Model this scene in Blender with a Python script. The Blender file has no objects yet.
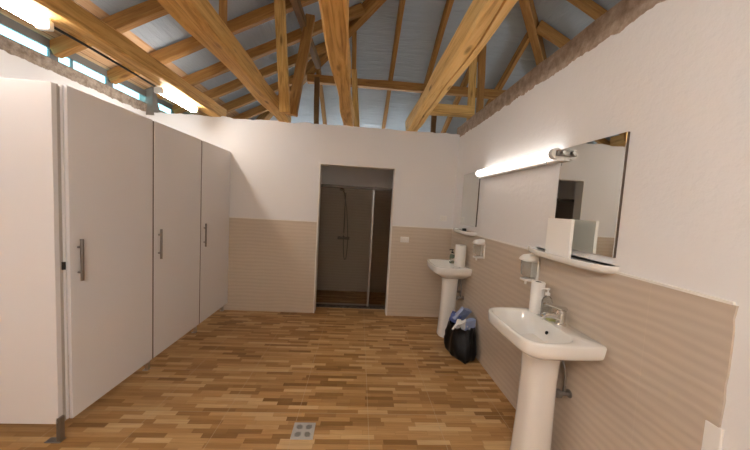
import bpy, bmesh, math, random
from mathutils import Vector, Matrix, noise
random.seed(7)
PI = math.pi
sc = bpy.context.scene
COL = sc.collection

# ------------------------------------------------------------------ materials
def mat(name, color=(.8, .8, .8), rough=.5, metal=0., spec=.5, trans=0., ior=1.45, emit=None, estr=0., coat=0.):
    m = bpy.data.materials.new(name); m.use_nodes = True
    b = m.node_tree.nodes['Principled BSDF']
    b.inputs['Base Color'].default_value = (*color, 1)
    b.inputs['Roughness'].default_value = rough
    b.inputs['Metallic'].default_value = metal
    b.inputs['Specular IOR Level'].default_value = spec
    b.inputs['Transmission Weight'].default_value = trans
    b.inputs['IOR'].default_value = ior
    b.inputs['Coat Weight'].default_value = coat
    if emit:
        b.inputs['Emission Color'].default_value = (*emit, 1)
        b.inputs['Emission Strength'].default_value = estr
    return m

class NT:
    """small node helper"""
    def __init__(s, m):
        s.t = m.node_tree; s.b = s.t.nodes['Principled BSDF']
    def n(s, typ, **kw):
        x = s.t.nodes.new(typ)
        for k, v in kw.items(): setattr(x, k, v)
        return x
    def l(s, a, b): s.t.links.new(a, b)
    def put(s, sock, v):
        if hasattr(v, 'is_output'): s.l(v, sock)
        else: sock.default_value = v
    def math(s, op, a, b=0., c=None):
        x = s.n('ShaderNodeMath', operation=op)
        s.put(x.inputs[0], a); s.put(x.inputs[1], b)
        if c is not None: s.put(x.inputs[2], c)
        return x.outputs[0]
    def coord(s, kind='Object', scale=(1, 1, 1), loc=(0, 0, 0), rnd=False):
        tc = s.n('ShaderNodeTexCoord'); mp = s.n('ShaderNodeMapping')
        s.l(tc.outputs[kind], mp.inputs['Vector'])
        mp.inputs['Scale'].default_value = scale; mp.inputs['Location'].default_value = loc
        if rnd:
            oi = s.n('ShaderNodeObjectInfo')
            cx = s.n('ShaderNodeCombineXYZ')
            k = s.math('MULTIPLY', oi.outputs['Random'], 57.)
            for i in range(3): s.l(k, cx.inputs[i])
            s.l(cx.outputs[0], mp.inputs['Location'])
        return mp.outputs[0]
    def noise(s, vec, scale=5., detail=3., rough=.55, dist=0.):
        x = s.n('ShaderNodeTexNoise'); s.l(vec, x.inputs['Vector'])
        x.inputs['Scale'].default_value = scale; x.inputs['Detail'].default_value = detail
        x.inputs['Roughness'].default_value = rough; x.inputs['Distortion'].default_value = dist
        return x.outputs['Fac']
    def ramp(s, fac, stops, interp='LINEAR'):
        x = s.n('ShaderNodeValToRGB'); s.l(fac, x.inputs[0]); cr = x.color_ramp; cr.interpolation = interp
        while len(cr.elements) < len(stops): cr.elements.new(.5)
        for e, (p, c) in zip(cr.elements, stops):
            e.position = p; e.color = (*c, 1) if len(c) == 3 else c
        return x.outputs[0]
    def mix(s, fac, a, b, blend='MIX'):
        x = s.n('ShaderNodeMix', data_type='RGBA', blend_type=blend)
        s.put(x.inputs[0], fac)
        for i, v in ((6, a), (7, b)):
            if hasattr(v, 'is_output'): s.l(v, x.inputs[i])
            else: x.inputs[i].default_value = (*v, 1)
        return x.outputs[2]
    def bump(s, h, strength=.3, dist=.01):
        x = s.n('ShaderNodeBump'); s.l(h, x.inputs['Height'])
        x.inputs['Strength'].default_value = strength; x.inputs['Distance'].default_value = dist
        s.l(x.outputs[0], s.b.inputs['Normal'])
    def base(s, c): s.l(c, s.b.inputs['Base Color'])

def wood_mat(name, light, mid, dark, rough=.65):
    """sawn timber, grain along the object's own X axis"""
    m = mat(name, mid, rough, spec=.25); t = NT(m)
    v = t.coord('Object', (1.1, 14, 14), rnd=True)
    g = t.noise(v, 1.6, 5, .6, 1.2)
    v2 = t.coord('Object', (.9, 2.2, 2.2), rnd=True)
    big = t.noise(v2, 1.5, 2, .5, .4)
    c = t.ramp(g, [(.28, dark), (.48, mid), (.72, light)])
    c = t.mix(t.math('MULTIPLY', big, .6), c, mid)
    st = t.noise(t.coord('Object', (.55, 30, 30), rnd=True), 1.7, 3, .6, .5)
    c = t.mix(t.ramp(st, [(.60, (0, 0, 0)), (.70, (.55, .55, .55))]), c, dark)
    v3 = t.coord('Object', (1.3, 4.5, 4.5), rnd=True)
    vo = t.n('ShaderNodeTexVoronoi'); t.l(v3, vo.inputs['Vector']); vo.inputs['Scale'].default_value = 1.5
    knot = t.ramp(vo.outputs['Distance'], [(.05, (1, 1, 1)), (.14, (0, 0, 0))])
    c = t.mix(t.math('MULTIPLY', knot, .75), c, tuple(x * .55 for x in dark))
    t.base(c); t.bump(g, .35, .006)
    return m

def plaster_mat(name, color, rough=.85, zband=None, band=None, axis_noise=.03, bump=.25):
    m = mat(name, color, rough, spec=.2); t = NT(m)
    v = t.coord('Object')
    n1 = t.noise(v, 3.2, 4, .55); n2 = t.noise(v, 28, 3, .6)
    c = t.mix(t.math('MULTIPLY', n1, .5), color, tuple(x * .93 for x in color))
    if zband is not None:
        sp = t.n('ShaderNodeSeparateXYZ'); t.l(v, sp.inputs[0])
        nn = t.noise(v, 9, 4, .65)
        zz = t.math('ADD', sp.outputs[2], t.math('MULTIPLY', t.math('SUBTRACT', nn, .5), axis_noise * 2.4))
        f = t.ramp(t.math('MULTIPLY_ADD', zz, 40., -zband * 40. + .5), [(.45, (0, 0, 0)), (.6, (1, 1, 1))])
        rk = t.noise(v, 16, 6, .7)
        rc = t.ramp(rk, [(.3, band[0]), (.5, band[1]), (.72, band[2])])
        c = t.mix(f, c, rc)
        h = t.math('ADD', t.math('MULTIPLY', n2, .35), t.math('MULTIPLY', rk, t.math('MULTIPLY', f, 1.6)))
        t.base(c); t.bump(h, .7, .012)
    else:
        t.base(c); t.bump(t.math('ADD', t.math('MULTIPLY', n1, .8), t.math('MULTIPLY', n2, .25)), bump, .01)
    return m

def tile_mat(name, c_lo, c_hi, axis):
    """glazed wall tile with wavy horizontal ridges; axis = the horizontal axis the wall runs along"""
    m = mat(name, c_hi, .38, spec=.35); t = NT(m)
    sc_ = (.9, .9, 1.0)
    v = t.coord('Object', sc_)
    sp = t.n('ShaderNodeSeparateXYZ'); t.l(t.coord('Object'), sp.inputs[0])
    warp = t.noise(t.coord('Object', (1.5, 1.5, 6)), 1.7, 2, .5)
    ph = t.math('MULTIPLY_ADD', sp.outputs[2], 2 * PI / .047, t.math('MULTIPLY', warp, 7.))
    w = t.math('MULTIPLY_ADD', t.math('SINE', ph), .5, .5)
    fine = t.noise(t.coord('Object', (3, 3, 60)), 1.5, 3, .6)
    c = t.mix(t.math('MULTIPLY_ADD', w, .75, t.math('MULTIPLY', fine, .25)), c_lo, c_hi)
    u = sp.outputs[0 if axis == 'x' else 1]
    fr = t.math('FRACT', t.math('MULTIPLY_ADD', u, 1 / .6, 10.07))
    gz = t.math('FRACT', t.math('MULTIPLY_ADD', sp.outputs[2], 1 / .3128, 5.0))
    grout = t.math('MAXIMUM', t.math('LESS_THAN', fr, .005), t.math('LESS_THAN', gz, .007))
    c = t.mix(t.math('MULTIPLY', grout, .2), c, tuple(min(1, x * 1.25) for x in c_hi))
    t.base(c); t.bump(w, .26, .004)
    return m

def floor_mat():
    m = mat('wood_strip_floor_tile', (.4, .24, .11), .36, spec=.35); t = NT(m)
    sp = t.n('ShaderNodeSeparateXYZ'); t.l(t.coord('Object'), sp.inputs[0])
    x, y = sp.outputs[0], sp.outputs[1]
    RH, RL = .038, .22
    row = t.math('FLOOR', t.math('DIVIDE', y, RH))
    wn = t.n('ShaderNodeTexWhiteNoise', noise_dimensions='1D'); t.l(row, wn.inputs['W'])
    xx = t.math('ADD', t.math('DIVIDE', x, RL), t.math('MULTIPLY', wn.outputs['Value'], 7.3))
    colm = t.math('FLOOR', xx)
    cb = t.n('ShaderNodeCombineXYZ'); t.l(colm, cb.inputs[0]); t.l(row, cb.inputs[1])
    w2 = t.n('ShaderNodeTexWhiteNoise', noise_dimensions='2D'); t.l(cb.outputs[0], w2.inputs['Vector'])
    rv = w2.outputs['Value']
    base = t.ramp(rv, [(0., (.25, .125, .040)), (.2, (.35, .185, .064)), (.5, (.44, .245, .095)), (.78, (.51, .305, .130)), (1., (.60, .395, .20))])
    # grain, shifted for each strip
    cv = t.n('ShaderNodeCombineXYZ')
    t.l(t.math('MULTIPLY_ADD', x, 2.2, t.math('MULTIPLY', rv, 31.)), cv.inputs[0])
    t.l(t.math('MULTIPLY', y, 42.), cv.inputs[1])
    g = t.noise(cv.outputs[0], 1.6, 4, .6, .8)
    c = t.mix(.55, base, t.ramp(g, [(.25, (.36, .33, .30)), (.5, (.52, .52, .52)), (.75, (.66, .67, .68))]), 'OVERLAY')
    # thin seams between strips, pale grout between tiles
    fy = t.math('FRACT', t.math('DIVIDE', y, RH)); fx = t.math('FRACT', xx)
    seam = t.math('MAXIMUM', t.math('LESS_THAN', fy, .035), t.math('LESS_THAN', fx, .008))
    c = t.mix(t.math('MULTIPLY', seam, .35), c, (.10, .05, .02))
    tx = t.math('FRACT', t.math('MULTIPLY_ADD', x, 1 / .5, 10.72)); ty = t.math('FRACT', t.math('MULTIPLY_ADD', y, 1 / .5, 10.05))
    gr = t.math('MAXIMUM', t.math('LESS_THAN', tx, .008), t.math('LESS_THAN', ty, .008))
    c = t.mix(t.math('MULTIPLY', gr, .55), c, (.56, .42, .27))
    t.base(c)
    t.bump(t.math('SUBTRACT', t.math('MULTIPLY', g, .4), gr), .15, .003)
    return m

def membrane_mat():
    m = mat('grey_roof_membrane', (.34, .38, .42), .55, spec=.3); t = NT(m)
    v = t.coord('Object')
    n1 = t.noise(v, 1.3, 3, .5)
    sp = t.n('ShaderNodeSeparateXYZ'); t.l(v, sp.inputs[0])
    wr = t.noise(t.coord('Object', (.7, .7, 16)), 3.0, 4, .6, .5)
    c = t.mix(n1, (.36, .40, .44), (.43, .47, .505))
    t.base(c); t.bump(wr, .9, .03)
    return m

def board_mat():
    m = mat('pine_eave_boards', (.55, .33, .17), .6, spec=.25); t = NT(m)
    v = t.coord('Object', (10, 1, 10)); g = t.noise(v, 2., 4, .6, .8)
    sp = t.n('ShaderNodeSeparateXYZ'); t.l(t.coord('Object'), sp.inputs[0])
    k = t.math('DIVIDE', sp.outputs[0], .095)
    wn = t.n('ShaderNodeTexWhiteNoise', noise_dimensions='1D'); t.l(t.math('FLOOR', k), wn.inputs['W'])
    c = t.ramp(g, [(.3, (.40, .20, .085)), (.5, (.64, .40, .22)), (.7, (.74, .50, .30))])
    c = t.mix(t.math('MULTIPLY', wn.outputs['Value'], .35), c, (.47, .25, .12))
    gap = t.math('LESS_THAN', t.math('FRACT', k), .06)
    c = t.mix(t.math('MULTIPLY', gap, .8), c, (.09, .04, .02))
    t.base(c); t.bump(t.math('SUBTRACT', 1., gap), .4, .008)
    return m

W_BEAM = wood_mat('hewn_spruce', (.84, .55, .22), (.64, .375, .115), (.24, .105, .03))
W_PALE = wood_mat('pale_spruce', (1., .76, .37), (.91, .62, .25), (.52, .28, .09))
W_RAFT = wood_mat('sawn_rafter', (.50, .27, .09), (.35, .17, .048), (.18, .078, .022))
W_DARK = wood_mat('dark_timber', (.26, .14, .05), (.17, .085, .03), (.09, .042, .015))
PLASTER = plaster_mat('white_plaster', (.79, .768, .752))
PLASTER_R = plaster_mat('white_plaster_rough_top', (.79, .768, .752), zband=2.50, band=((.24, .17, .125), (.40, .30, .225), (.54, .43, .34)))
PLASTER_L = plaster_mat('white_plaster_concrete_top', (.79, .768, .752), zband=2.527, band=((.17, .125, .09), (.31, .245, .19), (.45, .37, .30)))
CONCRETE = plaster_mat('raw_concrete', (.21, .185, .16), .9, bump=.8)
TILE_B = tile_mat('beige_ridged_tile_x', (.56, .465, .365), (.61, .515, .41), 'x')
TILE_R = tile_mat('beige_ridged_tile_y', (.525, .435, .35), (.58, .49, .395), 'y')
TILE_S = tile_mat('brown_shower_tile', (.50, .43, .36), (.56, .48, .40), 'x')
JOINT = mat('white_joint', (.80, .76, .70), .6)
FLOOR = floor_mat()
MEMB = membrane_mat()
BOARD = board_mat()
LAMI = mat('white_laminate', (.77, .742, .735), .24, spec=.35)
LAMI_EDGE = mat('grey_laminate_edge', (.48, .44, .40), .5)
GAPM = mat('painted_gap_shade', (.20, .165, .14), .8)  # dark tone painted for the shade in the door gaps
STEEL = mat('brushed_steel', (.55, .53, .50), .32, 1.)
HSTEEL = mat('handle_steel', (.26, .24, .225), .38, 1.)
BRONZE = mat('dark_bronze_rail', (.10, .085, .07), .5, .6)
CHROME = mat('chrome', (.75, .74, .72), .12, 1.)
DULL = mat('dull_metal', (.30, .28, .26), .45, .9)
CERAM = mat('white_ceramic', (.84, .81, .76), .12, spec=.55, coat=.3)
WPLAST = mat('white_plastic', (.83, .80, .75), .35)
WPAPER = mat('white_paper', (.88, .85, .80), .85, spec=.1)
BLACK = mat('black_plastic', (.012, .012, .013), .35)
DARKM = mat('dark_hole', (.015, .013, .012), .8)  # near-black, painted shade of holes and slots; plain black on the hinge
MIRROR = mat('mirror_silver', (.80, .82, .80), .015, 1.)
MEDGE = mat('mirror_edge', (.10, .07, .05), .5)
CLEARP = mat('clear_plastic', (.86, .86, .82), .12, trans=.85, ior=1.25)
SOAPL = mat('olive_soap', (.52, .50, .20), .3)
GREENL = mat('green_liquid_bottle', (.42, .52, .42), .15, trans=.6, ior=1.25)
GLASS_T = mat('smoked_shower_glass', (.78, .76, .73), .05, trans=1., ior=1.02, spec=.3)
WGLASS = mat('window_glass', (.95, .98, 1.), .02, trans=1., ior=1.01, spec=.3)
WFRAME = mat('dark_window_frame', (.16, .145, .13), .6)
BAGM = mat('black_bag_plastic', (.006, .006, .007), .33, spec=.35)
BLUE1 = mat('pale_blue_wrap', (.36, .44, .68), .4)
BLUE2 = mat('deep_blue_wrap', (.13, .17, .42), .4)
WHITEW = mat('white_crumpled_tissue', (.85, .85, .86), .8)
TUBE = mat('lit_tube_warm', (1, 1, 1), .4, emit=(1., .96, .92), estr=1.4)
TUBE2 = mat('lit_tube_neutral', (1, 1, 1), .4, emit=(1., .965, .935), estr=19.)
TUBE4 = mat('fill_tube_bright', (1, 1, 1), .4, emit=(1., .965, .935), estr=50.)
TUBE3 = mat('fill_tube_cool', (1, 1, 1), .4, emit=(.80, .92, 1.), estr=20.)
GLASS_D = mat('dark_shower_glass', (.50, .45, .41), .05, trans=1., ior=1.02, spec=.3)
RUBBER = mat('black_cable', (.015, .012, .010), .6)

# ------------------------------------------------------------------ mesh helpers
def finish(bm, name, m, parent=None, smooth=False, loc=None):
    bmesh.ops.recalc_face_normals(bm, faces=bm.faces)
    me = bpy.data.meshes.new(name); bm.to_mesh(me); bm.free()
    for k in (m if isinstance(m, (list, tuple)) else [m]): me.materials.append(k)
    if smooth:
        for p in me.polygons: p.use_smooth = True
        try: me.set_sharp_from_angle(angle=math.radians(smooth if smooth > 1 else 40))
        except Exception: pass
    o = bpy.data.objects.new(name, me); COL.objects.link(o)
    if parent is not None: o.parent = parent
    if loc is not None: o.location = loc
    return o

def add_box(bm, x0, x1, y0, y1, z0, z1, bev=0., seg=2, mi=0):
    v = [bm.verts.new((x, y, z)) for x in (x0, x1) for y in (y0, y1) for z in (z0, z1)]
    f = [bm.faces.new([v[i] for i in q]) for q in ((0, 1, 3, 2), (4, 6, 7, 5), (0, 4, 5, 1), (2, 3, 7, 6), (0, 2, 6, 4), (1, 5, 7, 3))]
    for q in f: q.material_index = mi
    if bev:
        es = list({e for q in f for e in q.edges})
        bmesh.ops.bevel(bm, geom=es, offset=bev, segments=seg, affect='EDGES', profile=.5)
def box(name, m, parent, x0, x1, y0, y1, z0, z1, bev=0., smooth=False):
    bm = bmesh.new(); add_box(bm, x0, x1, y0, y1, z0, z1, bev); return finish(bm, name, m, parent, smooth)

def add_loft(bm, rings, cap0=True, cap1=True, mi=0):
    vr = [[bm.verts.new(p) for p in r] for r in rings]
    n = len(vr[0])
    for a, b in zip(vr, vr[1:]):
        for i in range(n):
            f = bm.faces.new((a[i], a[(i + 1) % n], b[(i + 1) % n], b[i])); f.material_index = mi
    if cap0: bm.faces.new(vr[0][::-1]).material_index = mi
    if cap1: bm.faces.new(vr[-1]).material_index = mi
    return vr
def add_lathe(bm, prof, c=(0, 0, 0), n=24, sx=1., sy=1., M=None, mi=0):
    """prof = [(radius, z)]"""
    rings = []
    for r, z in prof:
        ring = []
        for i in range(n):
            a = 2 * PI * i / n
            p = Vector((r * sx * math.cos(a), r * sy * math.sin(a), z))
            if M is not None: p = M @ p
            ring.append(p + Vector(c))
        rings.append(ring)
    add_loft(bm, rings, mi=mi)
def add_tube(bm, pts, r, n=10, mi=0):
    pts = [Vector(p) for p in pts]; rings = []; prev = None
    for i, p in enumerate(pts):
        d = (pts[min(i + 1, len(pts) - 1)] - pts[max(i - 1, 0)]).normalized()
        if prev is None:
            u = d.orthogonal().normalized()
        else:
            u = (prev - d * prev.dot(d)).normalized()
        prev = u; w = d.cross(u)
        rr = r[i] if isinstance(r, (list, tuple)) else r
        rings.append([p + (u * math.cos(2 * PI * k / n) + w * math.sin(2 * PI * k / n)) * rr for k in range(n)])
    add_loft(bm, rings, mi=mi)
def bez(pts, n=12):
    """smooth curve through points (Catmull-Rom)"""
    P = [Vector(p) for p in pts]; P = [P[0] * 2 - P[1]] + P + [P[-1] * 2 - P[-2]]; out = []
    for i in range(1, len(P) - 2):
        for k in range(n):
            t = k / n; a, b, c, d = P[i - 1:i + 3]
            out.append(.5 * ((2 * b) + (c - a) * t + (2 * a - 5 * b + 4 * c - d) * t * t + (3 * b - a - 3 * c + d) * t ** 3))
    out.append(P[-2]); return out

def tag(o, label=None, cat=None, group=None, kind=None):
    if label: o['label'] = label
    if cat: o['category'] = cat
    if group: o['group'] = group
    if kind: o['kind'] = kind
    return o
def thing(name, loc, label, cat, group=None, rz=0.):
    o = bpy.data.objects.new(name, None); COL.objects.link(o); o.location = loc; o.rotation_euler = (0, 0, rz)
    o.empty_display_size = .1
    return tag(o, label, cat, group)
def struct(o): o['kind'] = 'structure'; return o
def copy_tree(o, parent=None):
    c = o.copy(); COL.objects.link(c)
    if parent is not None: c.parent = parent
    for ch in list(o.children): copy_tree(ch, c)
    return c

def timber(name, p0, p1, w, h, m, label, group=None, cat='beam', jit=.0, chamfer=.008, crack=False, up=(0, 0, 1), seed=0, wane=0., seg=None):
    """a squared log from p0 to p1 (axis), w wide, h high; origin at p0, own X axis along the grain"""
    p0, p1 = Vector(p0), Vector(p1); d = p1 - p0; L = d.length; d.normalize()
    u = Vector(up); y = u.cross(d).normalized(); z = d.cross(y)
    c = chamfer; a, b = w / 2, h / 2
    sec = [(-a, -b + c), (-a + c, -b)]
    if crack: sec += [(-.012 - .004, -b), (-.010, -b + .05), (-.004, -b)]
    sec += [(a - c, -b), (a, -b + c), (a, b - c), (a - c, b), (-a + c, b), (-a, b - c)]
    seg = seg or max(2, int(L / .12)) if jit or wane else 1
    bm = bmesh.new(); rings = []
    for i in range(seg + 1):
        x = L * i / seg; ring = []
        for k, (sy, sz) in enumerate(sec):
            dy = dz = 0
            if jit:
                dy = noise.noise((x * 1.7, sy * 9 + seed * 3.1, sz * 7 + 4)) * jit
                dz = noise.noise((x * 1.9 + 9, sy * 8 + seed * 5.7, sz * 9)) * jit
            if wane and sy < 0:
                dy += wane * max(0., noise.noise((x * 1.1 + seed, 3.3, 0.)) + .15)
            ring.append((x, sy + dy, sz + dz))
        rings.append(ring)
    add_loft(bm, rings)
    o = finish(bm, name, m, None, smooth=False)
    R = Matrix((d, y, z)).transposed().to_4x4(); o.matrix_world = Matrix.Translation(p0) @ R
    return tag(o, label, cat, group)

# ------------------------------------------------------------------ measures
XL, XR, YB = -2.761, 1.302, 3.862       # exterior wall behind cubicles, basin wall, shower wall
YF = -1.6                               # wall behind the camera
XP = -1.70                              # cubicle fronts
ZW = 2.54
DL, DR, DH = -.551, .457, 2.03          # doorway
EL, ER, EB, EZ, SL = -2.85, 5.04, 6.77, 2.78, .5   # roof eaves and slope
ZT = 1.25

# ------------------------------------------------------------------ room shell
bm = bmesh.new(); add_box(bm, -3.0, ER, YF - .1, EB, -.12, 0)
struct(finish(bm, 'floor', FLOOR))

def jag_top(bm, amp, zmin, fx=6., seed=0):
    for v in bm.verts:
        if v.co.z > zmin: v.co.z += noise.noise((v.co.x * fx + seed, v.co.y * fx, 1.7)) * amp + noise.noise((v.co.x * fx * 3 + seed, v.co.y * fx * 3, 5.)) * amp * .5
def slab_strip(x0, x1, y0, y1, z0, z1, n, along):
    """a wall slab sliced n times along its run so that its top edge can be uneven"""
    bm = bmesh.new(); rings = []
    for i in range(n + 1):
        f = i / n
        if along == 'x':
            x = x0 + (x1 - x0) * f; rings.append([(x, y0, z0), (x, y1, z0), (x, y1, z1), (x, y0, z1)])
        else:
            y = y0 + (y1 - y0) * f; rings.append([(x0, y, z0), (x1, y, z0), (x1, y, z1), (x0, y, z1)])
    add_loft(bm, rings); return bm
# back wall with the doorway cut out (three pieces of one mesh)
bm = slab_strip(XL - .25, XR, YB, YB + .13, DH, ZW, 90, 'x'); jag_top(bm, .018, ZW - .01)
add_box(bm, XL - .25, DL, YB, YB + .13, 0, DH); add_box(bm, DR, XR, YB, YB + .13, 0, DH)
wb = struct(finish(bm, 'wall_back', PLASTER))
bm = bmesh.new()
add_box(bm, XL, DL, YB - .008, YB, 0, ZT, mi=0); add_box(bm, DR, XR, YB - .008, YB, 0, ZT, mi=0)
finish(bm, 'tile_cladding', TILE_B, wb)
bm = bmesh.new()
add_box(bm, XL, DL, YB - .012, YB, ZT, ZT + .011); add_box(bm, DR, XR, YB - .012, YB, ZT, ZT + .011)
finish(bm, 'tile_edge_strip', JOINT, wb)
bm = bmesh.new()
for x0, x1 in ((DL - .006, DL + .010), (DR - .010, DR + .006)):
    add_box(bm, x0, x1, YB - .012, YB + .132, 0, DH)
add_box(bm, DL - .006, DR + .006, YB - .010, YB + .132, DH - .008, DH + .006)
finish(bm, 'doorway_lining', JOINT, wb)

# basin wall: tiled up to 1.25 m, rough raw top
bm = slab_strip(XR, XR + .16, YF, YB + .13, 0, 2.655, 110, 'y'); jag_top(bm, .009, 2.6, 3., 3.)
wr = struct(finish(bm, 'wall_right', PLASTER_R))
YT = .875
bm = bmesh.new()   # tile end is ragged
N = 26; rings = []
for i in range(N + 1):
    z = ZT * i / N
    e = YT + noise.noise((z * 9, 2.2, 0)) * .005 + (.004 if i % 5 == 0 else 0)
    rings.append([(XR - .008, YB - .008, z), (XR - .008, e, z), (XR + .002, e, z), (XR + .002, YB - .008, z)])
add_loft(bm, rings); finish(bm, 'tile_cladding', TILE_R, wr)
bm = bmesh.new(); add_box(bm, XR - .012, XR + .002, YT + .01, YB - .012, ZT, ZT + .011)
finish(bm, 'tile_edge_strip', JOINT, wr)
# bare adhesive patch at the ragged end of the tiles
bm = bmesh.new(); add_box(bm, XR - .010, XR + .002, YT - .010, YT + .040, .55, .815, .004)
finish(bm, 'plaster_patch', WPLAST, wr)

# exterior wall behind the cubicles with its raw ring beam
bm = slab_strip(XL - .03, XL, YF, EB, 0, 2.640, 110, 'y'); jag_top(bm, .006, 2.6, 4.)
struct(finish(bm, 'wall_left', PLASTER_L))
box('wall_front', PLASTER, None, XL - .25, XR + .16, YF - .12, YF, 0, 4.6)['kind'] = 'structure'
# rest of the building under the same roof
box('wall_far_right', PLASTER, None, ER, ER + .1, YF - .1, EB + .1, 0, 2.86)['kind'] = 'structure'
box('wall_far_back', PLASTER, None, EL - .15, ER + .1, EB, EB + .1, 0, 2.86)['kind'] = 'structure'
box('wall_far_front', PLASTER, None, XR + .16, ER + .1, YF - .12, YF, 0, 4.6)['kind'] = 'structure'
# shower room
SY = 4.90
ws = struct(box('wall_shower_back', PLASTER, None, -1.0, 1.1, SY, SY + .1, 0, 2.5))
box('tile_cladding', TILE_S, ws, -.95, 1.0, SY - .008, SY, 0, 1.80)
wsl = struct(box('wall_shower_left', PLASTER, None, -1.05, -.95, YB + .13, SY + .1, 0, 2.5))
box('tile_cladding', TILE_S, wsl, -.95, -.942, YB + .13, SY - .008, 0, 1.80)
wsr = struct(box('wall_shower_right', PLASTER, None, 1.0, 1.1, YB + .13, SY + .1, 0, 2.5))
box('tile_cladding', TILE_S, wsr, .992, 1.0, YB + .13, SY - .008, 0, 1.80)
struct(box('shower_shade_cover', PLASTER, None, -1.05, 1.1, YB + .13, SY + .1, 2.44, 2.50))  # unseen cover, added to keep roof light out of the shower
struct(box('trim_shower_kerb', TILE_S, None, -.95, 1.0, SY - .82, SY - .70, 0, .03))

def up_(o):
    for p in o.data.polygons:
        if p.normal.z < 0: p.flip()
    o.data.update()
# roof membrane: two slopes and a hipped end
def zr_left(x): return EZ + SL * (x - EL)
RX = (EL + ER) / 2; RZ = EZ + SL * (RX - EL); AY = EB - (RX - EL)
bm = bmesh.new()
V = lambda x, y, z: bm.verts.new((x, y, z))
BX = -2.29
def quad(*p): bm.faces.new([V(*q) for q in p])
quad((BX, YF - .1, zr_left(BX)), (BX, EB - (BX - EL), zr_left(BX)), (RX, AY, RZ), (RX, YF - .1, RZ))
quad((ER, YF - .1, EZ), (ER, EB, EZ), (RX, AY, RZ), (RX, YF - .1, RZ))
quad((EL, EB, EZ), (ER, EB, EZ), (RX, AY, RZ))
bmesh.ops.subdivide_edges(bm, edges=bm.edges[:], cuts=1)
roof = struct(finish(bm, 'ceiling', MEMB))
up_(roof)
sol = roof.modifiers.new('thick', 'SOLIDIFY'); sol.thickness = .03; sol.offset = 1  # upwards
bm = bmesh.new()
EX = XL - .03
quad((EX, YF - .1, zr_left(EX)), (EX, EB, zr_left(EX)), (BX, EB, zr_left(BX)), (BX, YF - .1, zr_left(BX)))
bm.verts.ensure_lookup_table()
eb = finish(bm, 'eave_boards', BOARD, roof)
up_(eb)
sol = eb.modifiers.new('thick', 'SOLIDIFY'); sol.thickness = .022; sol.offset = 1

# clerestory windows between the rafter ends
RY = [.43, 1.01, 1.62, 2.20, 2.78, 3.35, 3.92, 4.42, 4.95, 5.5]
wi = 0
for a, b in zip(RY, RY[1:]):
    if b < 1.7 or a > 5.: continue
    wi += 1
    y0, y1 = a + .03, b - .03
    bm = bmesh.new(); xx0, xx1 = XL - .030, XL - .006
    add_box(bm, xx0, xx1, y0 - .005, y1 + .005, 2.630, 2.648); add_box(bm, xx0, xx1, y0 - .005, y1 + .005, 2.728, 2.80)
    add_box(bm, xx0, xx1, y0 - .030, y0 + .006, 2.630, 2.80); add_box(bm, xx0, xx1, y1 - .006, y1 + .030, 2.630, 2.80)
    if wi in (3,): add_box(bm, xx0, xx1, y0 + .13, y0 + .138, 2.64, 2.735)
    w = struct(finish(bm, 'window_%d' % wi, WFRAME))
    box('pane', WGLASS, w, XL - .020, XL - .015, y0, y1, 2.645, 2.73)
# block the ring-beam top where no window is seen
bm = bmesh.new(); add_box(bm, XL - .03, XL - .006, YF, 1.55, 2.64, 2.80); add_box(bm, XL - .03, XL - .006, 4.99, EB, 2.64, 2.80)
struct(finish(bm, 'trim_eave_filler', CONCRETE))
# ragged concrete stub at the corner of the back wall
bm = bmesh.new(); rings = []
for i in range(9):
    z = 2.50 + .47 * i / 8; g = .045 * max(0, 1 - i / 2.5)
    ring = []
    for k in range(16):
        a = 2 * PI * k / 16; sx = max(-1, min(1, 1.5 * math.cos(a))); sy = max(-1, min(1, 1.5 * math.sin(a)))
        q = Vector((-2.775 + sx * (.085 + g), 3.925 + sy * (.05 + g * .3), z))
        ring.append(q + Vector((noise.noise(q * 9) * .02, noise.noise(q * 9 + Vector((5, 5, 5))) * .02, 0)))
    rings.append(ring)
add_loft(bm, rings)
tag(finish(bm, 'concrete_pillar', CONCRETE), 'short ragged concrete pillar standing where the white back wall meets the ring beam', 'pillar', kind='thing')

# ------------------------------------------------------------------ timbers
TB = .15
ties = [(-1.905, .15, 'brown hewn tie beam above the cubicles that carries two tube lamps', W_BEAM, False, .0),
        (-1.045, .150, 'hewn tie beam with two upright struts on it, next to the lamp-carrying beam', W_BEAM, False, .0),
        (-.195, .150, 'wavy-edged tie beam in mid room, ending above the shower doorway', W_BEAM, False, .055),
        (.648, .150, 'pale tie beam with a long crack underneath, closest to the basin wall', W_PALE, True, .0)]
for i, (x, w, lab, m, ck, wn) in enumerate(ties):
    timber('tie_beam', (x, YF - .05, ZW + TB / 2), (x, YB + .12, ZW + TB / 2), w, TB, m, lab, 'tie beams over the washroom', jit=.022, crack=ck, seed=i, wane=wn, chamfer=.012)

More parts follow.
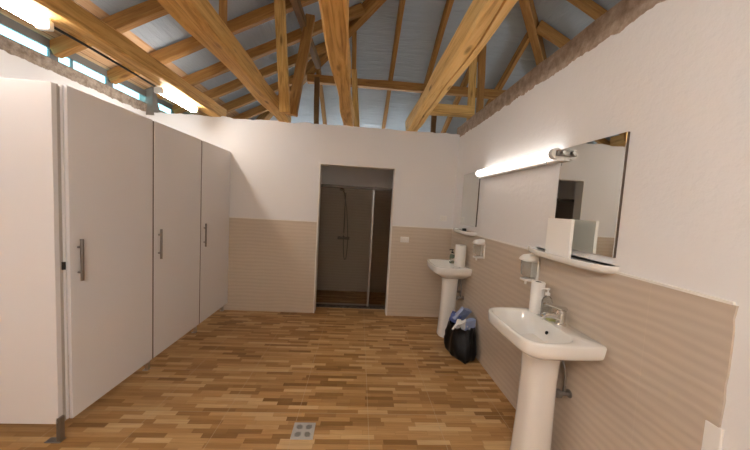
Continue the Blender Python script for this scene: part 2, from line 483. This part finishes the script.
RH, RW = .125, .072
def ordn(i): return ['first', 'second', 'third', 'fourth', 'fifth', 'sixth', 'seventh', 'eighth', 'ninth', 'tenth'][i]
vis = [y for y in RY if 2. < y][::-1]
for i, y in enumerate(vis):
    xe = min(RX - .04, 3.92 - y - .09)
    zc = lambda x: zr_left(x) - RH / 2 - .030
    xs = -2.66 if abs(y - 3.92) < .01 else XL - .004
    timber('rafter', (xs, y, zc(xs)), (xe, y, zc(xe)), RW, RH, W_RAFT,
           'brown rafter above the cubicles, %s counted from the shower end of that slope' % ordn(i), 'rafters of the slope above the cubicles', 'rafter', jit=.008, seed=i + 10)
for i, y in enumerate([3.92, 3.33, 2.75]):
    zc = lambda x: EZ + SL * (ER - x) - RH / 2 - .030
    xe = max(RX + .04, y - 1.73 + .09)
    timber('rafter', (ER, y, zc(ER)), (xe, y, zc(xe)), RW, RH, W_RAFT,
           'brown rafter running down over the basin wall, %s from the hip rafter' % ordn(i), 'rafters of the slope over the basin wall', 'rafter', jit=.008, seed=i + 30)
for i, x in enumerate([-.78, -.2, .41, 1.02, 1.65, 2.26, 2.88]):
    ye = min(3.92 - x, x + 1.73) + 0
    ye = max(3.92 - x if x < RX else x + 1.73, AY) + .09
    zc = lambda y: EZ + SL * (EB - y) - RH / 2 - .030
    timber('rafter', (x, EB, zc(EB)), (x, ye, zc(ye)), RW * .9, RH, W_RAFT,
           'brown rafter of the hipped roof end beyond the back wall, %s from the cubicle end' % ordn(i), 'rafters of the hipped end', 'rafter', jit=.008, seed=i + 50)
HZ = .1
timber('hip_rafter', (EL, EB, EZ - HZ), (RX - .12, AY + .12, RZ - HZ - .06), .11, .17, W_RAFT, 'hip rafter rising behind the wavy-edged tie beam', 'hip rafters', 'rafter', jit=.01)
timber('hip_rafter', (ER, EB, EZ - HZ), (RX + .12, AY + .12, RZ - HZ - .06), .11, .17, W_RAFT, 'hip rafter coming down behind the top of the basin wall', 'hip rafters', 'rafter', jit=.01, seed=2)
timber('ridge_board', (RX, YF - .05, RZ - .09), (RX, AY, RZ - .09), .06, .15, W_RAFT, 'ridge board along the peak of the roof', None, 'ridge board')
timber('purlin', (-.95, 4.85, 3.505), (3.3, 4.85, 3.505), .10, .125, W_RAFT, 'horizontal purlin crossing under the rafters of the hipped end', None, 'purlin', jit=.01, seed=4)
# struts and posts of the roof frame
def post(p0, p1, w, h, m, lab, up=(0, 1, 0), name='roof_post', seed=0):
    return timber(name, p0, p1, w, h, m, lab, 'posts and struts of the roof frame', 'post', jit=.008, up=up, seed=seed)
post((-.868, 3.25, 2.47), (-.965, 3.25, 3.69), .105, .07, W_BEAM, 'upright post nailed to the side of the second tie beam', seed=1)
post((-.86, 3.55, 2.54), (-.70, 3.60, 3.72), .115, .07, W_RAFT, 'slanting strut leaning beside the upright post on the second tie beam', name='roof_strut', seed=2)
post((-.815, 3.0, 3.67), (-.715, 4.42, 3.53), .08, .09, W_DARK, 'dark horizontal strut between the post tops and the purlin', up=(0, 0, 1), name='roof_strut', seed=3)
post((-.755, 4.76, 2.50), (-.785, 4.76, 3.50), .075, .08, W_DARK, 'dark thin post below the purlin, between second and wavy tie beams', seed=4)
post((-.08, 4.74, 2.50), (-.20, 4.74, 3.66), .09, .08, W_BEAM, 'post rising beside the wavy-edged tie beam up to the purlin', seed=5)
post((-1.10, 2.32, 2.72), (-1.10, 2.32, 3.47), .05, .045, W_RAFT, 'thin post standing on top of the second tie beam', seed=6)
post((1.585, 4.27, 2.85), (1.55, 4.27, 3.93), .095, .07, W_BEAM, 'paired post beyond the basin wall corner, the one nearer the crossbar end', seed=7)
post((1.72, 4.27, 2.85), (1.68, 4.27, 3.95), .095, .07, W_RAFT, 'paired post beyond the basin wall corner, the one closer to the basin wall', seed=8)
timber('crossbar', (.80, 4.15, 2.935), (1.56, 4.15, 2.945), .10, .15, W_BEAM, 'short horizontal crossbar behind the cracked pale tie beam', None, 'beam', jit=.01, seed=9)
post((1.045, 4.28, 2.4), (1.035, 4.28, 2.90), .07, .07, W_DARK, 'short dark stub post hanging under the crossbar', seed=11)

# ------------------------------------------------------------------ tube lamps under the left tie beam
def batten(y0, y1, label, x=-1.965, z=2.497, em=None):
    t = thing('ceiling_lamp', (x, (y0 + y1) / 2, z), label, 'lamp', 'tube lamps on the tie beam')
    L = (y1 - y0) / 2
    box('housing', WPLAST, t, -.018, .022, -L, L, .030, .043, .004)
    bm = bmesh.new(); rings = []
    for i in range(2):
        y = (-L + .035, L - .035)[i]
        rings.append([(.040 * math.cos(a) + 0, y, .012 + .040 * math.sin(a) * 1.0) for a in [PI - .75 + (PI + 1.5) * k / 14 for k in range(15)]])
    add_loft(bm, rings); finish(bm, 'diffuser', em or TUBE2, t, 35)
    for s in (-1, 1):
        bm = bmesh.new(); ya, yb = sorted((s * L, s * (L - .035)))
        add_box(bm, -.041, .041, ya, yb, -.028, .028, .008); finish(bm, 'end_cap', WPLAST, t)
    return t
batten(1.33, 1.94, 'lit tube lamp on the left tie beam, cut off by the picture edge')
batten(2.90, 3.51, 'lit tube lamp on the left tie beam, beside the concrete pillar')
batten(-1.35, -.25, 'added fill lamp under the mid-room tie beam, unseen behind the viewer', x=-.19, em=TUBE4)  # added lamp out of view, brightens doors, floor and basins
# added unseen lamps that brighten the roof: they stand below the wall tops
def roof_fill_lamp(loc, L, rz, label, em):
    t = thing('roof_fill_lamp', loc, label, 'lamp', 'added strip lamps that brighten the roof', rz)
    box('housing', WPLAST, t, -L, L, -.001, -.05, -.05, .02, .006)
    bm = bmesh.new(); add_tube(bm, [(-L + .02, -.07, 0), (L - .02, -.07, 0)], .03, 16); finish(bm, 'tube', em, t, 50)
roof_fill_lamp((-.2, EB, 2.45), 1.6, 0, 'added cool fill lamp, unseen in the space beyond the shower room', TUBE3)
roof_fill_lamp((ER, 2.2, 2.45), 1.6, -PI / 2, 'added cool fill lamp, unseen in the room beyond the basin wall', TUBE3)
bm = bmesh.new()
add_tube(bm, bez([(-1.99, 1.95, 2.528), (-1.985, 2.2, 2.530), (-1.985, 2.6, 2.528), (-1.99, 2.89, 2.524)], 6), .009, 8)
tag(finish(bm, 'lamp_cord', RUBBER, None, True), 'black cord running along the tie beam between the two tube lamps', 'cord')

# ------------------------------------------------------------------ toilet cubicles
dy = [(1.772, 2.452), (2.472, 3.166), (3.186, 3.852)]
labs = ['white toilet cubicle at the open end of the row, its big side panel showing',
        'white toilet cubicle standing between the two other cubicles',
        'white toilet cubicle next to the tiled back wall']
def foot(t, x, y, wide):
    bm = bmesh.new()
    add_box(bm, x - .012, x + .012, y - .014, y + .014, .006, .155 if wide else .11, .003)
    add_box(bm, x - (.075 if wide else .03), x + .014, y - .02, y + .02, 0, .006, .002)
    finish(bm, 'foot', DULL if wide else STEEL, t)
for i, (a, b) in enumerate(dy):
    t = thing('toilet_cubicle', (XP, (a + b) / 2, 0), labs[i], 'toilet cubicle', 'row of toilet cubicles')
    cy = (a + b) / 2; Y = lambda y: y - cy
    # side panel on its near side, running back to the exterior wall
    ys = a - .052 if i == 0 else a - .012
    bm = bmesh.new()
    add_box(bm, XL - XP + .002, -.018 if i == 0 else -.045, Y(ys - .014) if i == 0 else Y(a - .019), Y(ys + .014) if i == 0 else Y(a - .001), .115, 2.095, .0015, 1)
    finish(bm, 'side_panel', LAMI, t)
    # upright channel beside the first door, dark gap strips at the others
    bm = bmesh.new()
    if i == 0:
        add_box(bm, -.05, -.018, Y(ys + .014), Y(ys + .022), .10, 2.095)
        add_box(bm, -.05, -.024, Y(ys + .022), Y(ys + .046), .10, 2.09)
    else:
        add_box(bm, -.05, -.003, Y(a - .0195), Y(a - .0005), .10, 2.10)  # dark strip filling the gap between doors, in place of its shade
    finish(bm, 'door_post_gap_strip', LAMI_EDGE if i == 0 else GAPM, t)
    if i == 0:
        box('hinge_strip', LAMI, t, -.03, -.012, Y(ys + .037), Y(ys + .046), .11, 2.10)
    # head rail above the door
    box('head_rail', LAMI, t, -.045, -.02, Y(a), Y(b), 2.075, 2.1)
    # door leaf
    bm = bmesh.new(); add_box(bm, -.018, 0., Y(a), Y(b), .10, 2.105, .0015, 1)
    d = finish(bm, 'door', LAMI, t)
    hy = Y(a + .050); z0, z1 = .957, 1.214
    bm = bmesh.new()
    for x, r in ((.024, .009),):
        add_tube(bm, [(x, hy, z0), (x, hy, z1)], r, 12)
    for zz in (z0 + .05, z1 - .05):
        add_tube(bm, [(0, hy, zz), (.024, hy, zz)], .006, 10)
    finish(bm, 'handle', HSTEEL, d, True)
    if i == 0:
        bm = bmesh.new(); add_tube(bm, [(-.016, Y(a - .020), 1.04), (-.016, Y(a - .020), 1.085)], .009, 10); finish(bm, 'hinge', DARKM, t, True)
    foot(t, -.020 if i == 0 else -.045, Y(ys if i == 0 else a - .012), i == 0)
    if i == 2: foot(t, -.05, Y(b - .03), False)

# ------------------------------------------------------------------ washbasins
def outline(pts, rad, n=8):
    out = []; N = len(pts)
    for i, p in enumerate(pts):
        p = Vector(p); a = Vector(pts[i - 1]) - p; b = Vector(pts[(i + 1) % N]) - p
        r = min(rad[i], a.length * .49, b.length * .49)
        A = p + a.normalized() * r; B = p + b.normalized() * r
        for k in range(n + 1):
            t = k / n; out.append(A * (1 - t) ** 2 + p * 2 * t * (1 - t) + B * t * t)
    return out
def by_angle(poly, c, n=72):
    res = []
    for k in range(n):
        a = 2 * PI * k / n; d = Vector((math.cos(a), math.sin(a))); best = None
        for i in range(len(poly)):
            p, q = poly[i] - c, poly[(i + 1) % len(poly)] - c; e = q - p
            den = d.x * e.y - d.y * e.x
            if abs(den) < 1e-9: continue
            s = (p.x * e.y - p.y * e.x) / den; u = (p.x * d.y - p.y * d.x) / den
            if s > 0 and -1e-6 <= u <= 1 + 1e-6: best = s if best is None else max(best, s)
        res.append(c + d * (best or .01))
    return res
def washbasin(y, label):
    t = thing('washbasin', (XR - .009, y, 0), label, 'washbasin', 'pedestal washbasins')
    ZR = .872; c = Vector((-.20, 0)); n = 72
    out = by_angle(outline([(0, -.275), (0, .275), (-.20, .278), (-.405, .262), (-.418, 0), (-.405, -.262), (-.20, -.278)], [.006, .006, .05, .13, .3, .13, .05]), c, n)
    inn = by_angle(outline([(-.115, -.205), (-.115, .205), (-.22, .246), (-.383, .236), (-.393, 0), (-.383, -.236), (-.22, -.246)], [.06, .06, .10, .11, .3, .11, .10]), c, n)
    def sc_(poly, s, z, cc=c, sx=None): return [(cc.x + (p.x - cc.x) * (sx or s), cc.y + (p.y - cc.y) * s, z) for p in poly]
    cb = Vector((-.115, 0))
    rings = [sc_(out, .36, ZR - .160, cb, .46), sc_(out, .58, ZR - .140, cb, .66), sc_(out, .84, ZR - .098, cb, .87), sc_(out, .945, ZR - .080, cb, .95),
             sc_(out, .972, ZR - .068), sc_(out, .985, ZR - .05), sc_(out, 1., ZR - .012), sc_(out, .992, ZR - .003), sc_(out, .975, ZR)]
    rings += [sc_(inn, 1.03, ZR + .001), sc_(inn, 1., ZR - .004), sc_(inn, .965, ZR - .022), sc_(inn, .88, ZR - .075), sc_(inn, .70, ZR - .112), sc_(inn, .4, ZR - .125), sc_(inn, .12, ZR - .13)]
    for r in rings:      # keep the back flat on the wall
        for i, p in enumerate(r):
            if p[0] > 0: r[i] = (0, p[1], p[2])
    bm = bmesh.new(); add_loft(bm, rings)
    basin = finish(bm, 'basin', CERAM, t, 60)
    bm = bmesh.new(); add_lathe(bm, [(.024, 0), (.024, .004), (.016, .005), (.014, .001)], (c.x, 0, ZR - .131), 20); finish(bm, 'drain', CHROME, basin, True)
    bm = bmesh.new(); M = Matrix.Rotation(math.radians(-62), 3, 'Y')
    add_lathe(bm, [(.011, 0), (.011, .003), (.006, .0035)], (-.132, 0, ZR - .055), 16, M=M); finish(bm, 'overflow_hole', DARKM, basin, True)
    # pedestal
    bm = bmesh.new(); rings = []
    for z, fx, bx, wy in ((0, -.264, -.066, .100), (.012, -.266, -.064, .102), (.06, -.260, -.066, .098), (.30, -.250, -.070, .092), (.55, -.244, -.073, .092), (.66, -.246, -.071, .098), (.76, -.256, -.062, .112)):
        r = []
        for k in range(32):
            a = 2 * PI * k / 32; cx, hx = (fx + bx) / 2, (bx - fx) / 2
            ex = .72
            r.append((cx + hx * math.copysign(abs(math.cos(a)) ** ex, math.cos(a)), wy * math.copysign(abs(math.sin(a)) ** ex, math.sin(a)), z))
        rings.append(r)
    add_loft(bm, rings); finish(bm, 'pedestal', CERAM, t, 60)
    # mixer tap on the deck
    bm = bmesh.new()
    add_lathe(bm, [(.032, 0), (.032, .006), (.027, .010), (.027, .058), (.029, .066), (.027, .086), (.014, .094)], (-.056, 0, ZR), 20)
    add_tube(bm, [(-.060, 0, ZR + .036), (-.11, 0, ZR + .056), (-.155, 0, ZR + .054), (-.178, 0, ZR + .036)], [.021, .019, .017, .015], 14)
    tap = finish(bm, 'tap', CHROME, t, 50)
    bm = bmesh.new(); rings = []
    for x, z, w, h in ((-.030, .094, .020, .013), (-.075, .100, .021, .012), (-.13, .116, .015, .009), (-.165, .124, .011, .007)):
        rings.append([(x, w * math.cos(a), ZR + z + h * math.sin(a)) for a in [2 * PI * q / 14 for q in range(14)]])
    add_loft(bm, rings); finish(bm, 'lever', CHROME, tap, 50)
    # angle valves and flexible hoses
    for s in (-1, 1):
        yv = s * .060; zv = .50 + .02 * s
        bm = bmesh.new()
        add_tube(bm, [(0, yv, zv), (-.055, yv, zv)], .014, 12); add_lathe(bm, [(.024, 0), (.024, .004)], (-.001, yv, zv), 16, M=Matrix.Rotation(-PI / 2, 3, 'Y'))
        add_tube(bm, [(-.035, yv, zv - .005), (-.035, yv, zv + .045)], .008, 10)
        add_lathe(bm, [(.012, 0), (.025, .004), (.025, .026), (.015, .031)], (-.055, yv, zv), 12, M=Matrix.Rotation(-PI / 2, 3, 'Y'))
        v = finish(bm, 'angle_valve', DULL, t, 50)
        bm = bmesh.new(); add_tube(bm, bez([(-.035, yv, zv + .04), (-.032, yv * .9, zv + .12), (-.04, yv * .5, zv + .19), (-.06, yv * .25, ZR - .13)], 8), .006, 8)
        finish(bm, 'hose', DULL, v, True)
    return t
YN, YFAR = 1.600, 3.325
washbasin(YN, 'white pedestal washbasin in front, under the mirror with the white packet')
washbasin(YFAR, 'white pedestal washbasin in the corner by the back wall, behind the black bag')
ZD = .8725
def paper_roll(x, y, r, h, lab):
    bm = bmesh.new(); n = 30; core = .02
    rings = []
    for rr, z in ((core, .02), (core, h), (r - .003, h + .001), (r, h - .003), (r, h * .66), (r, h * .33), (r, .003), (r - .003, 0), (core, 0), (core, .02)):
        ring = []
        for k in range(n):
            a = 2 * PI * k / n
            q = rr + (noise.noise((math.cos(a) * 2, math.sin(a) * 2, z * 14 + x)) * .004 if rr > core else 0)
            ring.append((q * math.cos(a), q * math.sin(a), z))
        rings.append(ring)
    add_loft(bm, rings, False, False)
    t = thing('paper_towel_roll', (x, y, ZD), lab, 'paper roll')
    finish(bm, 'paper', WPAPER, t, 50)
    bm = bmesh.new(); cr = core - .0008
    add_loft(bm, [[(cr * math.cos(2 * PI * k / 18), cr * math.sin(2 * PI * k / 18), z) for k in range(18)] for z in (.004, h - .002)], True, False); finish(bm, 'core', DARKM, t, True)  # dark lining paints the shade inside the roll
    return t
paper_roll(1.212, 1.797, .041, .205, 'slim crumpled white paper roll standing on the front washbasin')
paper_roll(1.200, 3.222, .061, .245, 'thick white paper roll standing on the corner washbasin')
def pump_bottle(x, y, lab, body, pump, h=.13, r=.030, liquid=None):
    t = thing('soap_bottle', (x, y, ZD), lab, 'soap bottle')
    bm = bmesh.new(); add_lathe(bm, [(r * .9, 0), (r, .006), (r, h * .72), (r * .75, h * .88), (.012, h * .95), (.012, h)], (0, 0, 0), 22, 1., .8)
    finish(bm, 'bottle', body, t, 50)
    bm = bmesh.new(); add_lathe(bm, [(.014, h), (.014, h + .016), (.005, h + .018), (.005, h + .034), (.011, h + .036), (.011, h + .046)], (0, 0, 0), 16)
    add_tube(bm, [(0, 0, h + .041), (-.03, 0, h + .041), (-.038, 0, h + .034)], .0055, 8)
    finish(bm, 'pump', pump, t, 50)
    return t
pump_bottle(1.226, 1.716, 'clear pump soap bottle between the slim paper roll and the tap', CLEARP, WPLAST, .140, .033)
pump_bottle(1.155, 3.365, 'greenish soap bottle with a black pump on the corner washbasin', GREENL, BLACK, .125, .030)
bm = bmesh.new(); add_box(bm, -.035, .035, -.026, .026, 0, .014, .006, 3)
o = finish(bm, 'soap_bar', SOAPL, None, True, (1.228, 1.660, ZD)); tag(o, 'flat olive green soap bar lying between the clear soap bottle and the tap', 'soap')

# ------------------------------------------------------------------ mirrors, shelves, dispensers, lamp on the basin wall
def mirror(y0, y1, z0, z1, lab):
    t = thing('wall_mirror', (XR, (y0 + y1) / 2, z0), lab, 'mirror', 'wall mirrors over the basins')
    L = (y1 - y0) / 2; H = z1 - z0
    box('backing', MEDGE, t, -.012, -.001, -L, L, 0, H)
    bm = bmesh.new(); add_box(bm, -.017, -.0125, -L, L, 0, H, .0015, 1); finish(bm, 'mirror_glass', MIRROR, t)
    return t
mirror(1.352, 1.805, 1.325, 1.950, 'frameless wall mirror above the front washbasin, reflecting the doorway')
mirror(3.07, 3.535, 1.345, 1.960, 'frameless wall mirror above the corner washbasin')
def shelf(yc, L, lab):
    t = thing('wall_shelf', (XR, yc, 1.243), lab, 'shelf', 'white shelves under the mirrors')
    o = outline([(0, -L), (0, L), (-.07, L), (-.125, L * .55), (-.125, -L * .55), (-.07, -L)], [.004, .004, .06, .12, .12, .06], 8)
    bm = bmesh.new()
    def ring(s, z): return [(p.x * s, p.y * (1 - (1 - s) * .35), z) for p in o]
    add_loft(bm, [ring(.80, 0), ring(.95, .012), ring(1., .026), ring(1., .040), ring(.985, .044), ring(.93, .043), ring(.90, .034), ring(.3, .033)])
    s = finish(bm, 'shelf_board', CERAM, t, 50)
    return t
shelf(1.66, .335, 'white curved shelf under the front mirror, with the white packet on it')
shelf(3.325, .28, 'white curved shelf under the corner mirror')
bm = bmesh.new(); add_lathe(bm, [(.021, 0), (.024, .004), (.024, .034), (.019, .038)], (0, 0, 0), 18)
o = finish(bm, 'black_cap', BLACK, None, 40, (1.215, 3.20, 1.277)); tag(o, 'small round black cap lying on the shelf by the corner mirror', 'cap')
o = box('paper_packet', WPAPER, None, -.010, .010, -.102, .102, 0, .228, .003); o.location = (1.212, 1.650, 1.2765)
tag(o, 'flat white packet standing upright on the shelf before the front mirror', 'packet')
def dispenser(y, lab):
    t = thing('soap_dispenser', (XR - .008, y, 1.02), lab, 'soap dispenser', 'wall soap dispensers')
    def sect(d, w, z, n=20):
        r = []
        for k in range(n):
            a = 2 * PI * k / n
            x = -d / 2 + d / 2 * math.copysign(abs(math.cos(a)) ** .6, math.cos(a)); yy = w * math.copysign(abs(math.sin(a)) ** .6, math.sin(a))
            r.append((x, yy, z))
        return r
    bm = bmesh.new(); add_loft(bm, [sect(.07, .038, .045), sect(.085, .042, .06), sect(.088, .044, .15)]); finish(bm, 'tank', CLEARP, t, 50)
    bm = bmesh.new(); add_loft(bm, [sect(.09, .046, .150), sect(.100, .051, .155), sect(.098, .050, .168), sect(.080, .040, .186), sect(.04, .02, .196)]); finish(bm, 'lid', WPLAST, t, 50)
    box('back_plate', WPLAST, t, -.016, 0, -.040, .040, .02, .155, .004)
    bm = bmesh.new(); add_box(bm, -.085, -.015, -.030, .030, .018, .036, .006); add_tube(bm, [(-.06, 0, .02), (-.06, 0, -.004)], .007, 10); finish(bm, 'push_bar', WPLAST, t)
    t.scale = (1.12, 1.12, 1.1); return t
dispenser(1.965, 'wall soap dispenser with clear tank, above the front washbasin')
dispenser(2.835, 'wall soap dispenser with clear tank, above the black rubbish bag')

t = thing('mirror_lamp', (XR, 2.385, 1.915), 'long lit tube lamp on the basin wall between the two mirrors', 'lamp')
box('housing', WPLAST, t, -.060, -.001, -.61, .61, -.046, -.006, .005)
bm = bmesh.new(); add_tube(bm, [(-.068, -.585, 0), (-.068, .60, 0)], .033, 20); finish(bm, 'tube', TUBE, t, 50)
for s in (-1, 1):
    bm = bmesh.new(); add_tube(bm, [(-.068, s * .575, 0), (-.068, s * .615, 0)], .035, 20); finish(bm, 'end_cap', WPLAST, t, 50)
bm = bmesh.new(); add_box(bm, -.080, -.001, -.640, -.615, -.018, .018, .004); add_tube(bm, [(-.05, -.638, 0), (-.05, -.660, 0)], .014, 14); finish(bm, 'bracket', DULL, t, 50)
bm = bmesh.new(); add_tube(bm, [(-.07, -.52, -.025), (-.07, -.52, -.06)], .003, 8); finish(bm, 'pull_switch', DULL, t)

# ------------------------------------------------------------------ sockets on the back wall
def socket(x0, x1, z0, z1, y, lab, mods):
    t = thing('wall_socket', ((x0 + x1) / 2, y, z0), lab, 'wall socket')
    w = (x1 - x0) / 2; h = z1 - z0
    bm = bmesh.new(); add_box(bm, -w, w, -.009, 0, 0, h, .004); finish(bm, 'cover_plate', WPLAST, t, 40)
    for i in range(mods):
        c = (i - (mods - 1) / 2) * (2 * w * .27)
        m = box('insert', JOINT, t, c - w * .23, c + w * .23, -.011, -.0085, h * .22, h * .78, .001)
    return t
socket(.582, .702, 1.036, 1.114, YB - .008, 'white three-module socket on the beige tiles beside the doorway', 3)
socket(1.112, 1.212, 1.354, 1.430, YB, 'small white switch plate on the plaster near the corner mirror', 2)

# ------------------------------------------------------------------ shower behind the doorway
t = thing('shower_screen', (0, 4.10, 0), 'smoked glass sliding shower screen behind the doorway', 'shower screen')
box('top_rail', BRONZE, t, -.94, .98, -.02, .02, 1.735, 1.775, .004)
g1 = box('glass_panel', GLASS_T, t, -.94, .20, -.004, .004, .035, 1.74)
g2 = box('glass_panel', GLASS_D, t, .19, .98, .012, .020, .035, 1.74)
box('frame_profile', DULL, t, .182, .212, -.012, .012, .03, 1.74, .003)
box('bottom_rail', BRONZE, t, -.94, .98, -.02, .02, .0, .035, .004)
t = thing('shower_set', (-.24, SY - .008, 0), 'hand shower on a riser rail with mixer on the brown tiles', 'shower')
bm = bmesh.new(); add_tube(bm, [(0, -.05, 1.02), (0, -.05, 1.70)], .010, 12)
for z in (1.05, 1.67): add_tube(bm, [(0, 0, z), (0, -.05, z)], .009, 10)
finish(bm, 'riser_rail', HSTEEL, t, True)
bm = bmesh.new(); add_tube(bm, [(0, -.05, 1.62), (-.02, -.10, 1.70), (-.05, -.16, 1.76)], [.011, .012, .013], 12)
add_lathe(bm, [(.015, -.02), (.042, .0), (.044, .014), (.03, .02)], (-.055, -.175, 1.755), 20, M=Matrix.Rotation(math.radians(150), 3, 'X')); finish(bm, 'hand_shower', CHROME, t, 50)
bm = bmesh.new(); add_tube(bm, [(-.10, -.055, .935), (.10, -.055, .935)], .024, 16)
for x in (-.075, .075): add_tube(bm, [(x, 0, .935), (x, -.055, .935)], .022, 14)
mx = finish(bm, 'mixer', HSTEEL, t, 50)
bm = bmesh.new(); add_tube(bm, [(0, -.06, .96), (0, -.11, .985), (0, -.15, .99)], [.014, .01, .008], 10); finish(bm, 'lever', CHROME, mx, True)
bm = bmesh.new(); add_tube(bm, bez([(.0, -.06, .915), (.01, -.07, .70), (.03, -.075, .585), (.06, -.075, .62), (.07, -.07, .95), (.035, -.09, 1.4), (-.01, -.085, 1.63)], 10), .008, 8); finish(bm, 'hose', HSTEEL, t, True)

# ------------------------------------------------------------------ rubbish bag by the corner basin
bc = Vector((1.158, 2.91, 0))
t = thing('rubbish_bag', bc, 'black rubbish bag full of blue and white wrappers, on the floor against the tiles', 'rubbish bag')
bm = bmesh.new(); rings = []; n = 56
prof = [(0, .105), (.004, .118), (.03, .130), (.08, .138), (.14, .136), (.20, .126), (.25, .116), (.29, .110), (.315, .108), (.31, .095), (.27, .09), (.2, .08)]
for i, (z, r) in enumerate(prof):
    ring = []
    for k in range(n):
        a = 2 * PI * k / n
        f = noise.noise((math.cos(a) * 2.4, math.sin(a) * 2.4, z * 7)) * .022 + noise.noise((math.cos(a) * 7, math.sin(a) * 7, z * 16)) * .010
        rr = r + (f if i < 9 else f * .5)
        zz = z + (noise.noise((math.cos(a) * 3, math.sin(a) * 3, 9.)) * .03 if 5 < i < 10 else 0)
        x = min(rr * 1.12 * math.cos(a), .136); y = rr * (1.58 + .30 * max(0., 1 - z / .14)) * math.sin(a)
        ring.append((x, y, max(zz, 0)))
    rings.append(ring)
add_loft(bm, rings); finish(bm, 'bag', BAGM, t, 60)
def wrapper(name, m, loc, rot, size, lab, crumple=.006):
    bm = bmesh.new(); sx, sy, sz = size
    add_box(bm, -sx, sx, -sy, sy, -sz, sz)
    bmesh.ops.subdivide_edges(bm, edges=bm.edges[:], cuts=3, use_grid_fill=True)
    for v in bm.verts: v.co += Vector((noise.noise(v.co * 30), noise.noise(v.co * 30 + Vector((7, 1, 2))), noise.noise(v.co * 30 + Vector((3, 9, 4))))) * crumple
    o = finish(bm, name, m, None, False, bc + Vector(loc)); o.rotation_euler = rot
    return tag(o, lab, 'wrapper', 'wrappers in the rubbish bag')
wrapper('plastic_wrapper', BLUE1, (.015, .05, .395), (.5, .35, .5), (.070, .020, .080), 'pale blue wrapper sticking up highest out of the black bag')
wrapper('plastic_wrapper', BLUE1, (.050, -.085, .340), (.15, -.1, .25), (.060, .022, .055), 'pale blue wrapper at the bag rim on the side facing the front washbasin')
wrapper('plastic_wrapper', BLUE2, (-.050, .065, .350), (.2, .3, -.4), (.055, .025, .050), 'deep blue wrapper between the white tissue and the highest wrapper')
wrapper('paper_tissue', WHITEW, (-.068, -.065, .315), (.4, .5, .8), (.050, .018, .062), 'white crumpled tissue hanging over the bag rim on the pedestal side', .016)
wrapper('paper_tissue', WHITEW, (-.005, -.095, .325), (.3, -.6, -.2), (.042, .014, .058), 'white folded tissue in the middle of the bag opening', .012)

# ------------------------------------------------------------------ floor drain
t = thing('floor_drain', (-.292, 1.812, 0), 'square steel floor drain set in the wood-look tiles', 'floor drain')
box('drain_plate', mat('worn_drain_steel', (.62, .60, .56), .5, .6), t, -.072, .072, -.070, .070, .0, .004, .0015)
for qx in (-1, 1):
    for qy in (-1, 1):
        for j in (-1, 0, 1):
            M = Matrix.Translation((qx * .031, qy * .031, 0)) @ Matrix.Rotation(-qx * qy * PI / 4 + (PI / 2), 4, 'Z')
            l = .023 if j == 0 else .015
            vs = [M @ Vector((x, j * .0125 + y, .0043)) for x, y in ((-l, -.0030), (l, -.0030), (l, .0030), (-l, .0030))]
            wsb = [M @ Vector((x, j * .0125 + y, .0030)) for x, y in ((-l, -.0030), (l, -.0030), (l, .0030), (-l, .0030))]
            bm = bmesh.new(); add_loft(bm, [wsb, vs]); finish(bm, 'slot', DARKM, t)  # dark bars on the plate; the shade of the slots is only colour

# ------------------------------------------------------------------ sky outside, camera
w = bpy.data.worlds.new('sky'); sc.world = w; w.use_nodes = True
bg = w.node_tree.nodes['Background']; bg.inputs[0].default_value = (.30, .86, 1., 1); bg.inputs[1].default_value = 1.6

cam = bpy.data.cameras.new('camera'); co = bpy.data.objects.new('camera', cam); COL.objects.link(co)
cam.sensor_fit = 'HORIZONTAL'; cam.sensor_width = 36.; cam.lens = 285. / 750 * 36; cam.clip_start = .02
pi_, ya, ro = .0693, .0584, .0568
r = Vector((math.cos(ya), -math.sin(ya), 0)); fw = Vector((math.sin(ya) * math.cos(pi_), math.cos(ya) * math.cos(pi_), -math.sin(pi_))); up = r.cross(fw)
r2 = r * math.cos(ro) + up * math.sin(ro); u2 = up * math.cos(ro) - r * math.sin(ro)
M = Matrix((r2, u2, -fw)).transposed().to_4x4(); M.translation = Vector((0, 0, 1.5214)); co.matrix_world = M
sc.camera = co
sc.view_settings.view_transform = 'Standard'; sc.view_settings.look = 'None'; sc.view_settings.gamma = 1.; sc.view_settings.exposure = 1.5
sc.cycles.max_bounces = 10; sc.cycles.diffuse_bounces = 6; sc.cycles.transmission_bounces = 8
